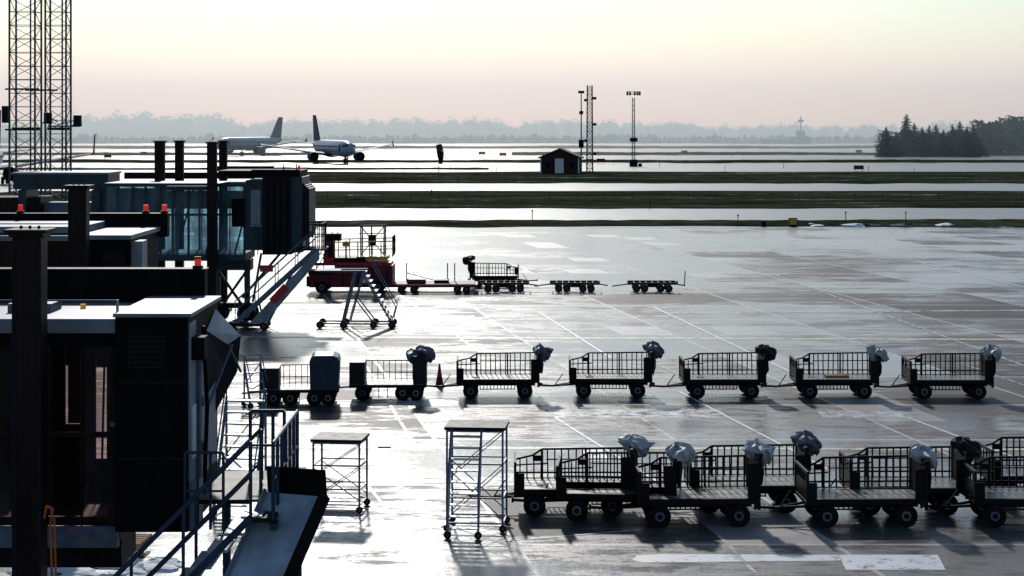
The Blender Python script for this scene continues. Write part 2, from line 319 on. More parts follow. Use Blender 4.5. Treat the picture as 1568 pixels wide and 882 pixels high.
def cart_mesh(kind,seed,tall=1.5,box=None):
    b=MB(); rnd=random.Random(seed)
    L2=1.38; W=0.74; dz=0.66
    b.box(-L2+0.03,L2-0.03,-W+0.05,W-0.05,dz-0.04,dz,deck)
    for y in (-W,W):
        b.beam((-L2,y,dz-0.05),(L2,y,dz-0.05),0.07,frame,0.13)
    for x in (-L2,-0.7,0,0.7,L2): b.beam((x,-W,dz-0.09),(x,W,dz-0.09),0.06,frame,0.08)
    for y in (-0.35,0.35): b.beam((-L2+0.1,y,0.47),(L2-0.1,y,0.47),0.07,frame,0.12)
    for x in (-0.92,0.92):
        b.beam((x,-0.62,0.27),(x,0.62,0.27),0.08,frame)
        for y in (-0.35,0.35): b.beam((x,y,0.25),(x,y,0.5),0.18,frame)
        for y in (-0.64,0.64):
            b.wheel(x,y,0.265,0.265,0.17, hub if rnd.random()<0.35 else galvd)
            b.prism([(x-0.3,0.5),(x-0.22,0.58),(x+0.22,0.58),(x+0.3,0.5),(x+0.22,0.56),(x-0.22,0.56)],y-0.1,y+0.1,frame)
    for y in (-W,W):
        b.beam((-L2,y,dz-0.1),(-L2,y,1.28),0.06,frame)
        b.beam((L2,y,dz-0.25),(L2,y,tall),0.075,frame)
    b.beam((-L2,-W,1.28),(-L2,W,1.28),0.06,frame)
    b.box(-L2-0.015,-L2+0.015,-W+0.02,W-0.02,dz,1.02,frame)
    for k in range(1,6): y=-W+2*W*k/6; b.beam((-L2,y,1.0),(-L2,y,1.27),0.03,frame)
    b.beam((L2,-W,tall),(L2,W,tall),0.07,frame)
    b.box(L2-0.02,L2+0.02,-W+0.03,W-0.03,dz-0.22,tall-0.12,frame)
    b.box(-L2+0.03,-L2+0.22,-W-0.012,-W+0.012,dz+0.0,1.05,frame)
    b.box(L2-0.26,L2-0.03,-W-0.012,-W+0.012,dz-0.0,tall-0.15,frame)
    b.path([(-L2,W,1.12),(-0.95,W,1.22),(-0.72,W,1.37),(L2,W,1.40)],0.028,frame,6)
    b.tube((-L2,W,0.98),(-0.6,W,1.02),0.02,frame,6)
    b.tube((-0.62,W,1.12),(L2,W,1.13),0.018,frame,6)
    b.tube((-L2,W,0.80),(L2,W,0.80),0.024,frame,6)
    n=15
    for k in range(n+1):
        x=-L2+0.12+(2*L2-0.2)*k/n
        top=1.38 if x>-0.72 else (1.15 if x<-0.95 else 1.25)
        b.beam((x,W,dz),(x+rnd.uniform(-.015,.015),W,top),0.034,frame)
    b.beam((-0.72,W,dz),(-0.72,W,1.38),0.06,frame); b.beam((0.35,W,dz),(0.35,W,1.40),0.05,frame)
    b.box(-0.95,-0.70,W-0.02,W+0.02,1.08,1.22,frame)
    b.tube((-0.62,W-.03,0.14),(0.62,W-.03,0.14),0.02,frame,6); b.tube((-0.62,W-.03,0.42),(0.62,W-.03,0.42),0.018,frame,6)
    for k in range(11):
        x=-0.6+1.2*k/10; b.beam((x,W-.03,0.14),(x,W-.03,dz-0.1),0.03,frame)
    b.tube((-L2+0.2,-0.25,0.42),(-2.02,0,0.33),0.035,frame); b.tube((-L2+0.2,0.25,0.42),(-2.02,0,0.33),0.035,frame)
    b.tube((-2.0,0,0.33),(-2.5,0,0.36),0.035,frame); b.tube((-2.45,0,0.36),(-2.5,0,0.36),0.07,frame)
    b.beam((L2,0,0.44),(L2+0.16,0,0.40),0.08,frame)
    b.beam((-1.9,0,0.35),(-1.62,0,0.75),0.03,frame)
    if kind: cover(b,L2+0.05,-.1,tall+0.10,kind,seed)
    b.blob((L2+0.10,-0.25,tall-0.35),(0.08,0.45,0.38),blackpl,seed+20,2,0.4,2.5)
    if box: b.box(-.3,.5,-.2,.3,dz,dz+.07,box)
    return b.mesh('baggage_cart')
carts={ 'w':cart_mesh('w',3),'g':cart_mesh('g',11),'k':cart_mesh('k',17),'w2':cart_mesh('w',29,1.58),'k2':cart_mesh('g',41,1.55),'w3':cart_mesh('w',53,1.45,wood),'w4':cart_mesh('w',61,1.62),'w5':cart_mesh('w',83,1.5)}
def putcart(key,pxl,pxr,py,rz=0,sc=1):
    Y=YG(py); Yc=Y+0.68
    place('baggage_cart',carts[key],(XP((pxl+pxr)/2,Yc),Yc,0.004),R(rz),0,sc)
for k,(a,c,py,key,rz) in enumerate([(696,828,611,'g',1),(868,1000,610,'k2',-1),(1043,1168,611,'k',0.5),(1215,1338,611,'w3',0),(1388,1512,612,'w',-0.5)]):
    putcart(key,a,c,py,rz,1.0)
for a,c,py,key,rz in [(785,968,792,'w2',0),(858,1030,800,'w',-4),(980,1148,808,'w4',3),(1048,1232,786,'k2',0),(1234,1400,808,'w5',2),(1296,1468,790,'k',0),(1486,1660,808,'w2',-1),(1500,1680,770,'g',2)]:
    putcart(key,a,c,py,rz,1.0)
def boxcart(kind):
    b=MB(); L2=1.3; W=0.7; dz=0.55
    b.box(-L2,L2,-W,W,dz-0.1,dz,frame)
    b.box(-L2+.05,L2-.05,-W+.05,W-.05,dz,dz+0.01,deck)
    for x in (-0.85,-0.3 if kind==0 else -0.85,0.5,0.95):
        for y in (-0.6,0.6): b.wheel(x,y,0.27,0.26,0.16)
    for k in range(13):
        x=-L2+0.1+(2*L2-0.2)*k/12; b.beam((x,W,dz),(x,W,1.2),0.026,frame)
    for z in (0.8,1.2): b.tube((-L2,W,z),(L2,W,z),0.022,frame,6)
    b.tube((-L2,0,0.4),(-1.95,0,0.35),0.03,frame)
    for x in (-0.3,0.0,0.3): b.beam((x,-W+.1,0.1),(x,-W+.1,dz),0.03,frame)
    if kind==0:
        b.box(-L2+0.02,-L2+0.62,-0.55,0.5,dz+0.01,1.25,blackpl)
        prof=[(0.35,dz+.02),(1.28,dz+.02),(1.33,1.45),(1.27,1.6),(1.1,1.66),(0.5,1.66),(0.38,1.6),(0.33,1.45)]
        b.prism(prof,-0.6,0.6,navy)
        for k in range(6):
            x=0.42+k*0.155; b.box(x,x+0.05,-0.625,-0.602,dz+.1,1.5,navy)
    else:
        b.box(-L2+0.0,-L2+0.52,-0.6,0.6,dz+0.01,1.3,blackpl)
        b.box(L2-0.45,L2,-0.6,0.6,dz+0.01,1.5,blackpl)
        cover(b,L2-.15,0,1.6,'g',5); cover(b,L2-.5,-.1,1.5,'g',8)
    return b.mesh('luggage_trolley')
Y=YG(622); place('luggage_trolley',boxcart(0),(XP(460,Y+.6),Y+.6,0.004),R(3))
Y=YG(614); place('luggage_trolley',boxcart(1),(XP(595,Y+.6),Y+.6,0.004),R(1))
def cone():
    b=MB(); b.box(-.2,.2,-.2,.2,0,.04,dark); b.tube((0,0,.04),(0,0,.35),.15,dred,14,.095); b.tube((0,0,.35),(0,0,.5),.095,red,14,.07); b.tube((0,0,.5),(0,0,.82),.07,dred,14,.025)
    return b
Y=YG(592); cone().obj('traffic_cone',(XP(673,Y),Y,0.004))
# ------------------------------------------------ dollies
def dolly(seed,post=False):
    b=MB(); L2=1.35; W=.75
    for y in (-W,W): b.beam((-L2,y,.5),(L2,y,.5),.07,frame,.12)
    for k in range(9): x=-L2+2*L2*k/8; b.beam((x,-W,.5),(x,W,.5),.05,frame,.09)
    for x in (-.9,-.45,.45,.9):
        for y in (-.6,.6): b.wheel(x,y,.22,.21,.15,galvd)
    b.beam((-L2,-W,.5),(-L2,-W,.68),.08,frame); b.beam((L2,-W,.5),(L2,-W,.66),.08,frame)
    b.box(-.25,.25,-.5,.5,.28,.46,frame)
    b.tube((-L2,0,.42),(-L2-.9,0,.3),.035,frame); b.tube((L2,0,.42),(L2+.5,0,.34),.035,frame)
    if post: b.beam((L2+.45,0,.3),(L2+.5,0,1.15),.05,frame)
    return b.mesh('baggage_dolly')
for a,c,py,p in [(842,918,448,False),(962,1035,448,True)]:
    Y=YG(py)+.6; place('baggage_dolly',dolly(1,p),(XP((a+c)/2,Y),Y,.004),R(-1),0,1.0)
me=dolly(2); Y=YG(448)+.6; place('baggage_dolly',me,(XP(772,Y),Y,.004))
Y=YG(440)+.6; place('baggage_cart',carts['k'],(XP(757,Y),Y,.004),R(180))
b=MB()
b.box(-2.4,2.3,-1.1,1.1,.35,.5,dred); b.box(-2.3,2.2,-1.0,1.0,.5,.53,dark)
for x in (-1.9,-1.2,1.2,1.7):
    for y in (-.9,.9): b.wheel(x,y,.22,.21,.18)
for x in (-1.7,1.0,.6): 
    b.beam((x,.9,.5),(x,.9,1.55),.06,dark)
b.box(-1.6,-.6,-.6,.6,.53,.75,dred); b.box(-.1,.7,-.5,.5,.53,.7,dark); b.beam((-1.7,.9,1.0),(-.2,.9,.6),.04,dark)
Y=YG(450)+1.1; b.obj('flatbed_trailer',(XP(668,Y),Y,.004))
# ------------------------------------------------ container loader (red / yellow)
b=MB()
b.box(-2.3,2.3,-1.2,1.2,.35,1.05,dred); b.box(-2.35,-.9,-1.25,1.25,1.05,1.2,dark); b.box(-.9,2.3,-1.22,1.22,1.05,1.55,dred)
b.box(-2.0,2.2,-1.15,1.15,1.55,1.72,red); b.box(-2.45,-2.3,-1.2,1.2,.4,.95,black)
b.box(-1.5,-.95,-1,-.2,1.72,2.9,red); b.box(-1.45,-.6,-.9,-.1,2.9,3.3,dark); b.box(-1.3,-1.0,-1.02,-1.0,2.0,2.7,dark)
b.box(-.9,.8,-1.1,1.1,1.72,1.98,dark); b.box(.3,2.0,-1.1,1.1,1.85,2.05,yellow)
for x in (-2.0,-1.2,-.4,.4,1.2,2.0): b.box(x-.03,x+.03,-1.235,-1.221,.4,1.5 if x>-.9 else 1.0,dark)
b.box(.6,1.1,-1.24,-1.221,.6,.9,whitep)
for x in (-1.6,1.5):
    for y in (-1.1,1.1): b.wheel(x,y,.36,.36,.3)
def rail(b,p,q,m,h=1.0,n=4,r=.025,mid=True):
    p=Vector(p);q=Vector(q);u=Vector((0,0,h))
    b.tube(p+u,q+u,r,m,6)
    if mid: b.tube(p+u*.5,q+u*.5,r*.8,m,6)
    for k in range(n+1):
        c=p.lerp(q,k/n); b.tube(c,c+u,r,m,6)
rail(b,(-.9,-1.1,1.98),(2.3,-1.1,2.05),yellow,.85,5,.035); rail(b,(-.9,1.1,1.98),(2.3,1.1,2.05),yellow,.9,5,.03)
rail(b,(2.3,-1.1,2.05),(2.3,1.1,2.05),dark,1.1,3,.03)
for x in (.5,1.1,1.8): b.beam((x,-.6,2.0),(x,-.6,3.75),.07,dark)
for x in (.5,1.8): b.beam((x,.6,2.0),(x,.6,3.75),.07,dark)
b.beam((.5,-.6,2.1),(1.8,-.6,3.7),.05,dark); b.beam((1.8,-.6,2.1),(.5,-.6,3.7),.05,dark); b.beam((.4,-.6,3.7),(1.9,-.6,3.7),.06,dark); b.beam((.4,.6,3.7),(1.9,.6,3.7),.06,dark);b.beam((.4,-.6,3.3),(1.9,-.6,3.3),.05,yellow)
b.box(.9,1.3,-.4,.2,2.6,3.2,dark); b.tube((-.3,-.8,1.98),(-.3,-.8,2.9),.05,yellow); b.box(-.5,-.1,-.9,-.6,2.6,2.85,yellow)
rail(b,(-2.3,-1.2,1.2),(-1.5,-1.2,1.2),dark,1.0,2); b.path([(-2.3,-1.2,1.2),(-1.0,-1.2,3.4)],.03,dark); b.path([(-2.0,-1.2,1.2),(-.7,-1.2,3.4)],.03,dark)
Y=YG(450)+1.2; b.obj('container_loader',(XP(540,Y),Y,.004),0)
# ------------------------------------------------ stairs
def stair(b,x0,z0,x1,z1,ya,yb,m,mt,sh=.22,railh=1.0,post=True):
    n=max(3,int(abs(z1-z0)/0.2))
    for k in range(n+1):
        x=x0+(x1-x0)*k/n; z=z0+(z1-z0)*k/n
        b.box(x-.13,x+.13,ya+.03,yb-.03,z-.02,z+.015,mt)
    for y in (ya,yb):
        b.beam((x0,y,z0),(x1,y,z1),.05,m,sh)
        b.tube((x0,y,z0+railh),(x1,y,z1+railh),.028,m,6); b.tube((x0,y,z0+railh*.55),(x1,y,z1+railh*.55),.02,m,6)
        if post:
            q=max(3,n//4)
            for k in range(q+1):
                x=x0+(x1-x0)*k/q; z=z0+(z1-z0)*k/q; b.tube((x,y,z),(x,y,z+railh),.022,m,6)
b=MB(); Yc=YG(503)
def lx(px): return XP(px,Yc)-XP(545,Yc)
b.beam((lx(495),0,.22),(lx(603),0,.2),.07,navy); b.beam((lx(495),1.2,.22),(lx(603),1.2,.2),.07,navy)
for x in (lx(490),lx(526),lx(572),lx(600)):
    for y in (-.05,1.25): b.wheel(x,y,.17,.17,.1)
for y in (0,1.2):
    b.beam((lx(524),y,.25),(lx(543),y,2.6),.10,galvd); b.beam((lx(534),y,.25),(lx(556),y,2.6),.06,galvd)
    b.beam((lx(600),y,.25),(lx(553),y,2.6),.08,galvd); b.beam((lx(572),y,.25),(lx(540),y,1.5),.06,galvd)
    b.beam((lx(490),y,2.62),(lx(560),y,2.62),.08,galvd)
b.box(lx(470),lx(520),0,1.2,2.56,2.64,dark)
for k in range(11):
    t=k/10; x=lx(598)+(lx(556)-lx(598))*t; z=.35+2.2*t; b.box(x-.12,x+.12,.03,1.17,z,z+.03,galvd)
for y in (0,1.2): b.tube((lx(606),y,1.0),(lx(570),y,2.9),.025,galvd); b.tube((lx(606),y,1.0),(lx(600),y,.3),.025,galvd)
b.obj('mobile_steps',(XP(545,Yc),Yc,.004))
def workplatform(w,d,h,ladder=True):
    b=MB(); m=galvd
    for x in (-w/2,w/2):
        for y in (0,d):
            b.beam((x,y,.14),(x,y,h),.045,m); b.wheel(x,y,.085,.085,.05); 
    for z in (.2,h*.33,h*.66,h-.05):
        for y in (0,d): b.beam((-w/2,y,z),(w/2,y,z),.035,m)
        for x in (-w/2,w/2): b.beam((x,0,z),(x,d,z),.035,m)
    for y in (0,d):
        b.beam((-w/2,y,.3),(w/2,y,h*.62),.022,m); b.beam((w/2,y,.3),(-w/2,y,h*.62),.022,m)
        b.beam((-w/2,y,h*.5),(w/2,y,h-.1),.022,m)
    b.box(-w/2-.06,w/2+.06,-.06,d+.06,h-.02,h+.05,dark)
    b.beam((w/2,0,.16),(w/2+.25,-.1,.12),.03,m); b.beam((-w/2,0,.16),(-w/2-.12,-.1,.12),.03,m)
    if ladder:
        for x in (-w*.42,w*.12):
            b.beam((x,-.75,.1),(x,-.02,h-.05),.05,galv)
            b.beam((x,-.75,.1),(x,-.75,h*.5),.03,m); b.tube((x,-.75,h*.5),(x,-.05,h+.0),.02,m)
        for k in range(9):
            t=(k+.5)/9; y=-.75+.73*t; z=.1+(h-.15)*t; b.box(-w*.42,w*.12,y-.1,y+.1,z,z+.025,galv)
        b.wheel(-w*.42,-.75,.085,.085,.05); b.wheel(w*.12,-.75,.085,.085,.05)
    else:
        b.box(-w/2+.1,w/2-.1,.1,d-.1,.24,.27,galvd)
    return b
Y=YG(786); workplatform(1.12,1.0,1.72,False).obj('rolling_work_platform',(XP(515,Y),Y,.004),R(-6))
Y=YG(815); workplatform(1.28,1.0,2.35,True).obj('rolling_ladder',(XP(727,Y),Y,.004),R(-5))
def ladderstair(w,h,run):
    b=MB()
    for x in (-w/2,w/2):
        b.beam((x,0,.1),(x,run,h),.06,galvd); b.beam((x,run,0.1),(x,run,h+.1),.05,galvd); b.beam((x,0,.12),(x,run,.12),.05,galvd)
        b.tube((x,-.05,.9),(x,run-.1,h+.3),.02,galvd); b.wheel(x,0,.1,.1,.06); b.wheel(x,run,.1,.1,.06)
        b.tube((x,run,h),(x,run,h+.3),.02,galvd)
    b.beam((-w/2,run,.4),(w/2,run,h*.5),.03,galvd); b.beam((w/2,run,.4),(-w/2,run,h*.5),.03,galvd)
    b.beam((-w/2,run,h*.5),(w/2,run,h),.03,galvd)
    n=int(h/.25)
    for k in range(1,n+1):
        t=k/n; b.box(-w/2,w/2,run*t-.1,run*t+.1,h*t-.02,h*t+.02,galv)
    return b
Y=YG(792); ladderstair(.98,2.6,1.1).obj('mobile_ladder_stair',(XP(357,Y),Y,.004),R(-8))
Y=YG(626); ladderstair(.55,1.4,.7).obj('step_ladder',(XP(396,Y),Y,.004),R(25))
# ------------------------------------------------ jet bridges
b=MB()
Xe=-4.26; Xl=-14; y0=24.9; y1=27.4; z0=3.95; z1=6.78; xs=-5.22
b.box(xs,Xe,y0,y1,z0,z1,black)
b.box(xs-.02,Xe+.05,y0-.05,y1+.05,z1,z1+.05,roofm)
b.box(xs+.18,xs+.66,y0-.03,y0-.002,6.1,6.55,dark)
for k in range(6): b.box(xs+.2,xs+.64,y0-.045,y0-.032,6.14+.07*k,6.17+.07*k,black)
for zz in (5.9,4.9): b.box(xs+.02,Xe-.02,y0-.012,y0-.001,zz,zz+.03,dark)
b.box(Xl,xs-.002,y0+.35,y1-.05,3.78,4.02,brown); b.box(Xl,xs-.025,y0+.15,y1-.02,6.55,6.74,roofm)
b.box(Xl,xs-.01,y0+.19,y0+.33,6.36,6.55,black); b.box(Xl,xs-.01,y1-.15,y1-.08,6.2,6.55,brown)
b.box(Xl,xs-.01,y0+.2,y0+.34,3.7,3.98,galvd)
x=xs-.03; k=0
while x>Xl:
    b.box(x-.09,x-.0,y0+.255,y0+.345,4.0,6.3,brown)
    b.box(x-.49,x-.46,y0+.27,y0+.32,4.0,6.3,brown)
    b.box(x-.09,x-.02,y0+.24,y0+.254,5.3,5.36,galvd)
    x-=.92; k+=1
b.box(Xl,xs-.02,y0+.26,y0+.34,5.15,5.22,brown); b.box(Xl,xs-.02,y0+.26,y0+.34,4.02,4.1,brown)
b.poly([(Xl,y0+.3,4.1),(xs-.03,y0+.3,4.1),(xs-.03,y0+.3,6.36),(Xl,y0+.3,6.36)],dglass)
yf=y1-.12
wins=[(-6.0,-5.84,4.5,6.0),(-6.44,-6.2,5.0,6.1),(-7.0,-6.75,4.3,6.1),(-8.6,-7.6,5.0,6.1),(-10.6,-9.2,5.0,6.1)]
xc=xs-.03
for (a,c,za,zb) in wins:
    b.box(c,xc,yf,yf+.06,4.0,6.3,brown); b.box(a,c,yf,yf+.06,4.0,za,brown); b.box(a,c,yf,yf+.06,zb,6.3,brown); xc=a
b.box(Xl,xc,yf,yf+.06,4.0,6.3,brown)
b.beam((-5.9,yf-.03,4.4),(-5.86,yf-.03,6.1),.03,brown)
b.box(Xl,-4.5,27.75,28.0,6.66,7.18,black); b.box(Xl,-4.48,27.72,28.03,7.18,7.2,dark)
b.box(Xl,-4.5,y1,27.75,6.6,6.66,roofm)
b.box(Xe+.0,Xe+.03,y0+.02,y0+.45,4.6,6.7,greym); b.box(Xe+.03,Xe+.06,y0+.08,y0+.3,4.9,5.6,whitep)
b.box(Xe,Xe+.08,y0+.5,y0+.62,4.4,6.5,galvd); b.box(Xe,Xe+.2,y0+.1,y0+.4,6.2,6.5,black)
b.box(Xe,Xe+.12,y0+.05,y0+.5,3.95,4.6,greym)
b.path([(Xe+.1,y0+.6,6.6),(Xe+.14,y0+.7,5.5),(Xe+.1,y0+.65,4.2)],.03,black)
for z in (4.3,4.9,5.5,6.1): b.box(Xe,Xe+.1,y0+.7,y0+.85,z,z+.12,greym)
b.box(Xe,Xe+.02,y0+.9,y1-.2,4.5,6.3,greym)
b.poly([(Xe+.02,y1-.3,6.65),(Xe+.35,y1-.1,6.25),(Xe+.30,y1-.1,5.75),(Xe+.02,y1-.3,5.2)],blackpl)
b.poly([(Xe+.02,y0+1.4,6.45),(Xe+.24,y0+1.9,6.2),(Xe+.20,y0+1.9,5.9),(Xe+.02,y0+1.4,5.55)],blackpl)
b.poly([(Xe+.02,y0+1.4,6.45),(Xe+.24,y0+1.9,6.2),(Xe+.35,y1-.1,6.27),(Xe+.02,y1-.3,6.67)],greym)
b.tube((Xe+.24,y0+1.9,6.2),(Xe+.35,y1-.1,5.75),.02,galvd); b.tube((Xe+.02,y0+1.4,5.35),(Xe+.30,y0+1.9,6.2),.02,galvd)
b.tube((-5.25,25.2,6.6),(-5.25,25.2,6.98),.02,galv); b.tube((-5.25,25.2,6.97),(-14,25.2,6.97),.012,galvd); 
for x in (-6.2,-7.2): b.tube((x,25.2,6.6),(x,25.2,6.97),.012,galvd)
b.box(-6.9,-6.3,25.9,26.5,6.74,6.86,galvd); b.box(-9.4,-8.2,25.7,26.7,6.74,6.95,greym)
b.tube((-6.0,26.5,6.7),(-6.0,26.5,6.8),.04,lampor); b.tube((-4.62,27.85,7.2),(-4.62,27.85,7.34),.05,lampred,10); b.tube((-4.62,27.85,7.2),(-4.62,27.85,7.24),.08,dark); b.tube((-4.62,27.85,7.34),(-4.62,27.85,7.37),.055,dark,10)
b.box(-9,-5.3,25.7,26.7,3.3,3.7,dark); 
b.path([(-5.9,25.1,4.0),(-5.6,25.1,3.75),(-5.2,25.2,3.82),(-4.9,25.3,3.95)],.012,orange)
b.obj('jet_bridge',(0,0,0),0,.008)
def column(px,Y,ztop,w,name='bridge_column',zb=0,m=postm):
    b=MB(); b.box(-w/2,w/2,-w/2,w/2,zb,ztop-.1,m); b.box(-w/2-.04,w/2+.04,-w/2-.04,w/2+.04,ztop-.1,ztop-.04,m); b.box(-w/2-.09,w/2+.09,-w/2-.09,w/2+.09,ztop-.04,ztop,dark)
    b.box(-w/2-.006,-w/2+.05,-w/2-.01,-w/2,zb,ztop-.12,dark); b.box(w/2-.05,w/2+.006,-w/2-.01,-w/2,zb,ztop-.12,dark)
    b.box(-w/2-.2,w/2+.2,-w/2-.2,w/2+.2,zb-.004,zb+.12,concrete)
    for xx in (-.12,0,.12): b.tube((xx*w/.38,0,ztop),(xx*w/.38,0,ztop+.04),.02,dark)
    return b.obj(name,(XP(px,Y),Y,0),0,.006)
column(46,24.2,7.98,.36)
b=MB(); pts=[(0,0,2.6),(0.02,0,3.6),(.0,0,4.2),(.03,0,4.42),(-.05,0,4.46),(-.08,0,4.3)]
b.path(pts,.018,orange,8); b.path([(.05,0,2.6),(.07,0,3.6),(.05,0,4.3)],.014,orange,8); b.obj('hanging_cable',(XP(77,24.1),24.1,0))
# near service stair
b=MB(); ya,yb=23.55,24.5
stair(b,-3.25,4.42,-6.6,1.05,ya,yb,navy,galv,.09,.95)
b.box(-3.3,-2.95,ya,y1-.3,4.36,4.42,dark); 
b.box(-4.2,-2.95,yb+.5,y1-.3,4.3,4.36,dark)
b.beam((-2.97,ya,4.3),(-2.97,y1-.3,4.3),.08,navy)
for (p,q,n) in [((-3.62,26.2,4.4),(-3.15,26.2,4.4),3),((-2.97,ya,4.4),(-2.97,26.2,4.4),6)]: rail(b,p,q,navy,.95,n,.025)
for x in (-3.1,-3.9): 
    b.beam((x,25.9,4.3),(x,25.9,0),.1,navy)
b.beam((-6.6,ya,1.0),(-6.6,ya,0),.1,navy); b.beam((-6.6,yb,1.0),(-6.6,yb,0),.1,navy)
rail(b,(-4.25,24.6,4.05),(-3.75,24.6,4.05),navy,1.0,3,.02)
b.obj('service_stair')
# baggage chute
b=MB(); p=Vector((-2.72,24.0,4.62)); q=Vector((-3.65,22.3,2.4)); d=(q-p).normalized(); side=Vector((.80,-.30,0)).normalized()*.42
nrm=d.cross(side).normalized(); 
if nrm.z<0: nrm=-nrm
def pr(a,s,h): return a+side*s+nrm*h
chm=mat('chute_steel',(0.40,0.46,0.54),0.35,0.1,0.35,1.5)
b.poly([pr(p,-1,0),pr(p,1,0),pr(q,1,0),pr(q,-1,0)],chm)
for s,hh in ((-1,.10),(1,.22)):
    A=[pr(p,s,-.05),pr(q,s,-.05),pr(q,s,hh),pr(p,s,hh)]; B=[v+side*.05*s for v in A]
    b.add(A+B,[(0,1,2,3),(7,6,5,4),(0,4,5,1),(1,5,6,2),(2,6,7,3),(3,7,4,0)],black if s>0 else greym)
b.poly([pr(p,-1,0),pr(p,1,0),pr(p,1,0)+Vector((-.02,.0,.34)),pr(p,-1,0)+Vector((-.02,0,.34))],black)
b.beam(pr(q,1,-.05),(q.x,q.y,0),.08,navy); b.beam(pr(q,-1,-.05),(q.x-.3,q.y,0),.08,navy)
b.beam(pr(p,0,-.05),(p.x,p.y,0),.08,navy)
b.obj('baggage_chute')
# second bridge
b=MB(); Xe=-8.55; y0=42.6;y1=45.8
b.box(-22,Xe-1.0,y0,y1,3.9,6.7,brown); b.box(-22,Xe-.95,y0-.05,y1,6.7,6.82,roofm)
b.box(Xe-1.1,Xe,y0-.3,y1,3.9,6.75,black); b.box(Xe-1.15,Xe+.05,y0-.35,y1,6.75,6.85,roofm)
b.box(Xe,Xe+.25,y0-.1,y0+.5,5.6,6.7,greym); b.box(Xe+.02,Xe+.35,y0,y0+.35,5.0,6.0,whitep); b.box(Xe-.6,Xe-.1,y0-.34,y0-.3,6.0,6.5,dark)
b.box(-22,-8.35,45.9,46.2,6.6,7.14,black); b.box(-22,-8.3,45.87,46.23,7.14,7.17,dark)
for k in range(7): b.box(-10.8+.18*k,-10.7+.18*k,y0-.03,y0-.001,6.0,6.3,dark)
for x,zz in ((-8.45,7.17),(-8.9,7.17),(-11.95,7.17)): b.tube((x,46.05,zz),(x,46.05,zz+.2),.06,lampred,10); b.tube((x,46.05,zz),(x,46.05,zz+.05),.1,dark)
b.tube((-9.9,y0+.1,6.8),(-9.9,y0+.1,7.1),.02,galv); b.tube((-9.9,y0+.1,7.08),(-22,y0+.1,7.08),.014,galvd)
b.box(-13.5,-9.8,43,45.6,6.85,7.0,greym)
b.obj('jet_bridge',(0,0,0),0,.012)
column(121,41.3,8.0,.38)
# third bridge (glass)
b=MB(); y0=88;y1=91.2; XL=XP(160,y0); XC=XP(376,y0); XE=XP(463,y0)
b.box(XL,XC,y0,y1,3.0,3.3,tealm); b.box(XL,XC+.3,y0-.08,y1+.05,6.45,6.62,tealm); b.box(XL,XC,y0+.2,y1-.2,3.3,3.34,dark)
for y in (y0+.06,y1-.06): b.poly([(XL,y,3.3),(XC,y,3.3),(XC,y,6.45),(XL,y,6.45)],glass)
x=XL
while x<XC:
    for y in (y0,y1-.1): b.box(x-.05,x+.05,y-.02,y+.1,3.3,6.45,tealm)
    b.box(x+.6,x+.64,y0+.01,y0+.05,3.3,6.45,tealm)
    x+=1.3
b.box(XL,XC,y0-.01,y0+.05,5.1,5.2,tealm)
b.box(XP(258,y0),XP(330,y0),y0-.5,y0-.12,6.3,6.5,tealm)
for k in range(5):
    x=XL+.6+k*1.35; b.beam((x,y0+.3,3.3),(x+.8,y0+.3,6.4),.08,dark)
b.box(XC,XC+.8,y0-.05,y1+.05,3.5,6.75,tealm)
b.box(XC+.8,XE-.5,y0-.15,y1+.1,3.3,6.95,dark); b.box(XE-.5,XE,y0-.1,y1,3.4,6.9,tealm)
b.box(XP(335,y0),XE-.1,y0-.2,y1+.1,6.95,7.2,black); b.box(XC+.3,XE-.15,y0-.25,y0-.2,7.05,7.25,black)
b.box(XC+.25,XC+.7,y0-.07,y0-.05,4.7,6.3,greym); b.box(XC+.2,XC+.75,y0-.065,y0-.052,4.6,4.68,greym)
b.box(XC-.6,XC-.05,y0-.3,y0-.02,4.6,5.9,black)
for k in range(4): b.box(XC+1.0+k*.3,XC+1.1+k*.3,y0-.2,y0-.152,3.5,6.8,black)
for x in (XE-.3,XE-.9): b.tube((x,y0+.3,7.2),(x,y0+.3,7.5),.03,dark)
b.tube((XE-.15,y0,7.2),(XE-.15,y0,7.45),.06,lampred)
for k in range(4): b.box(XE+.08*k,XE+.06+.08*k,y0+.2,y1-.1,3.9+.06*k,6.6-.08*k,blackpl)
xa=XP(350,y0)
b.box(xa-.9,xa+.9,y0+.9,y0+1.9,2.5,3.0,tealm)
for s in (-.7,.7): 
    b.beam((xa+s,y0+1.2,2.6),(xa+s,y0+1.2,.9),.25,tealm); b.beam((xa+s,y0+1.2,2.5),(xa-s*.6,y0+1.2,.9),.12,tealm)
    b.wheel(xa+s,y0+1.0,.45,.45,.35); b.wheel(xa+s,y0+1.9,.45,.45,.35)
b.box(xa-1,xa+1,y0+1.1,y0+1.5,.7,.95,dark)
b.beam((XC+1.5,y0+1,3.3),(xa+.5,y0+1,1.2),.12,tealm); b.beam((XC+.6,y0+1,3.3),(XC+.2,y0+1,1.0),.10,tealm)
b.obj('jet_bridge')
b=MB(); xs0=XP(484,86.6); xb=XP(362,86.6)
stair(b,xs0,3.62,xb,.3,86.2,87.3,galvd,dark,.22,1.0)
b.prism([(xs0+.2,3.75),(xs0+.2,3.2),(xb+1.3,.25),(xb+.7,.35)],86.05,86.15,greym)
b.box(XP(446,86),XP(466,86)+.9,86.2,88.2,3.6,3.68,dark)
for p,q in [((XP(462,86),86.2,3.65),(XP(492,86),86.2,3.65)),((XP(492,86),86.2,3.65),(XP(492,86),88.2,3.65)),((XP(462,86),88.0,3.65),(XP(492,86),88.0,3.65))]: rail(b,p,q,dark,1.15,3,.03)
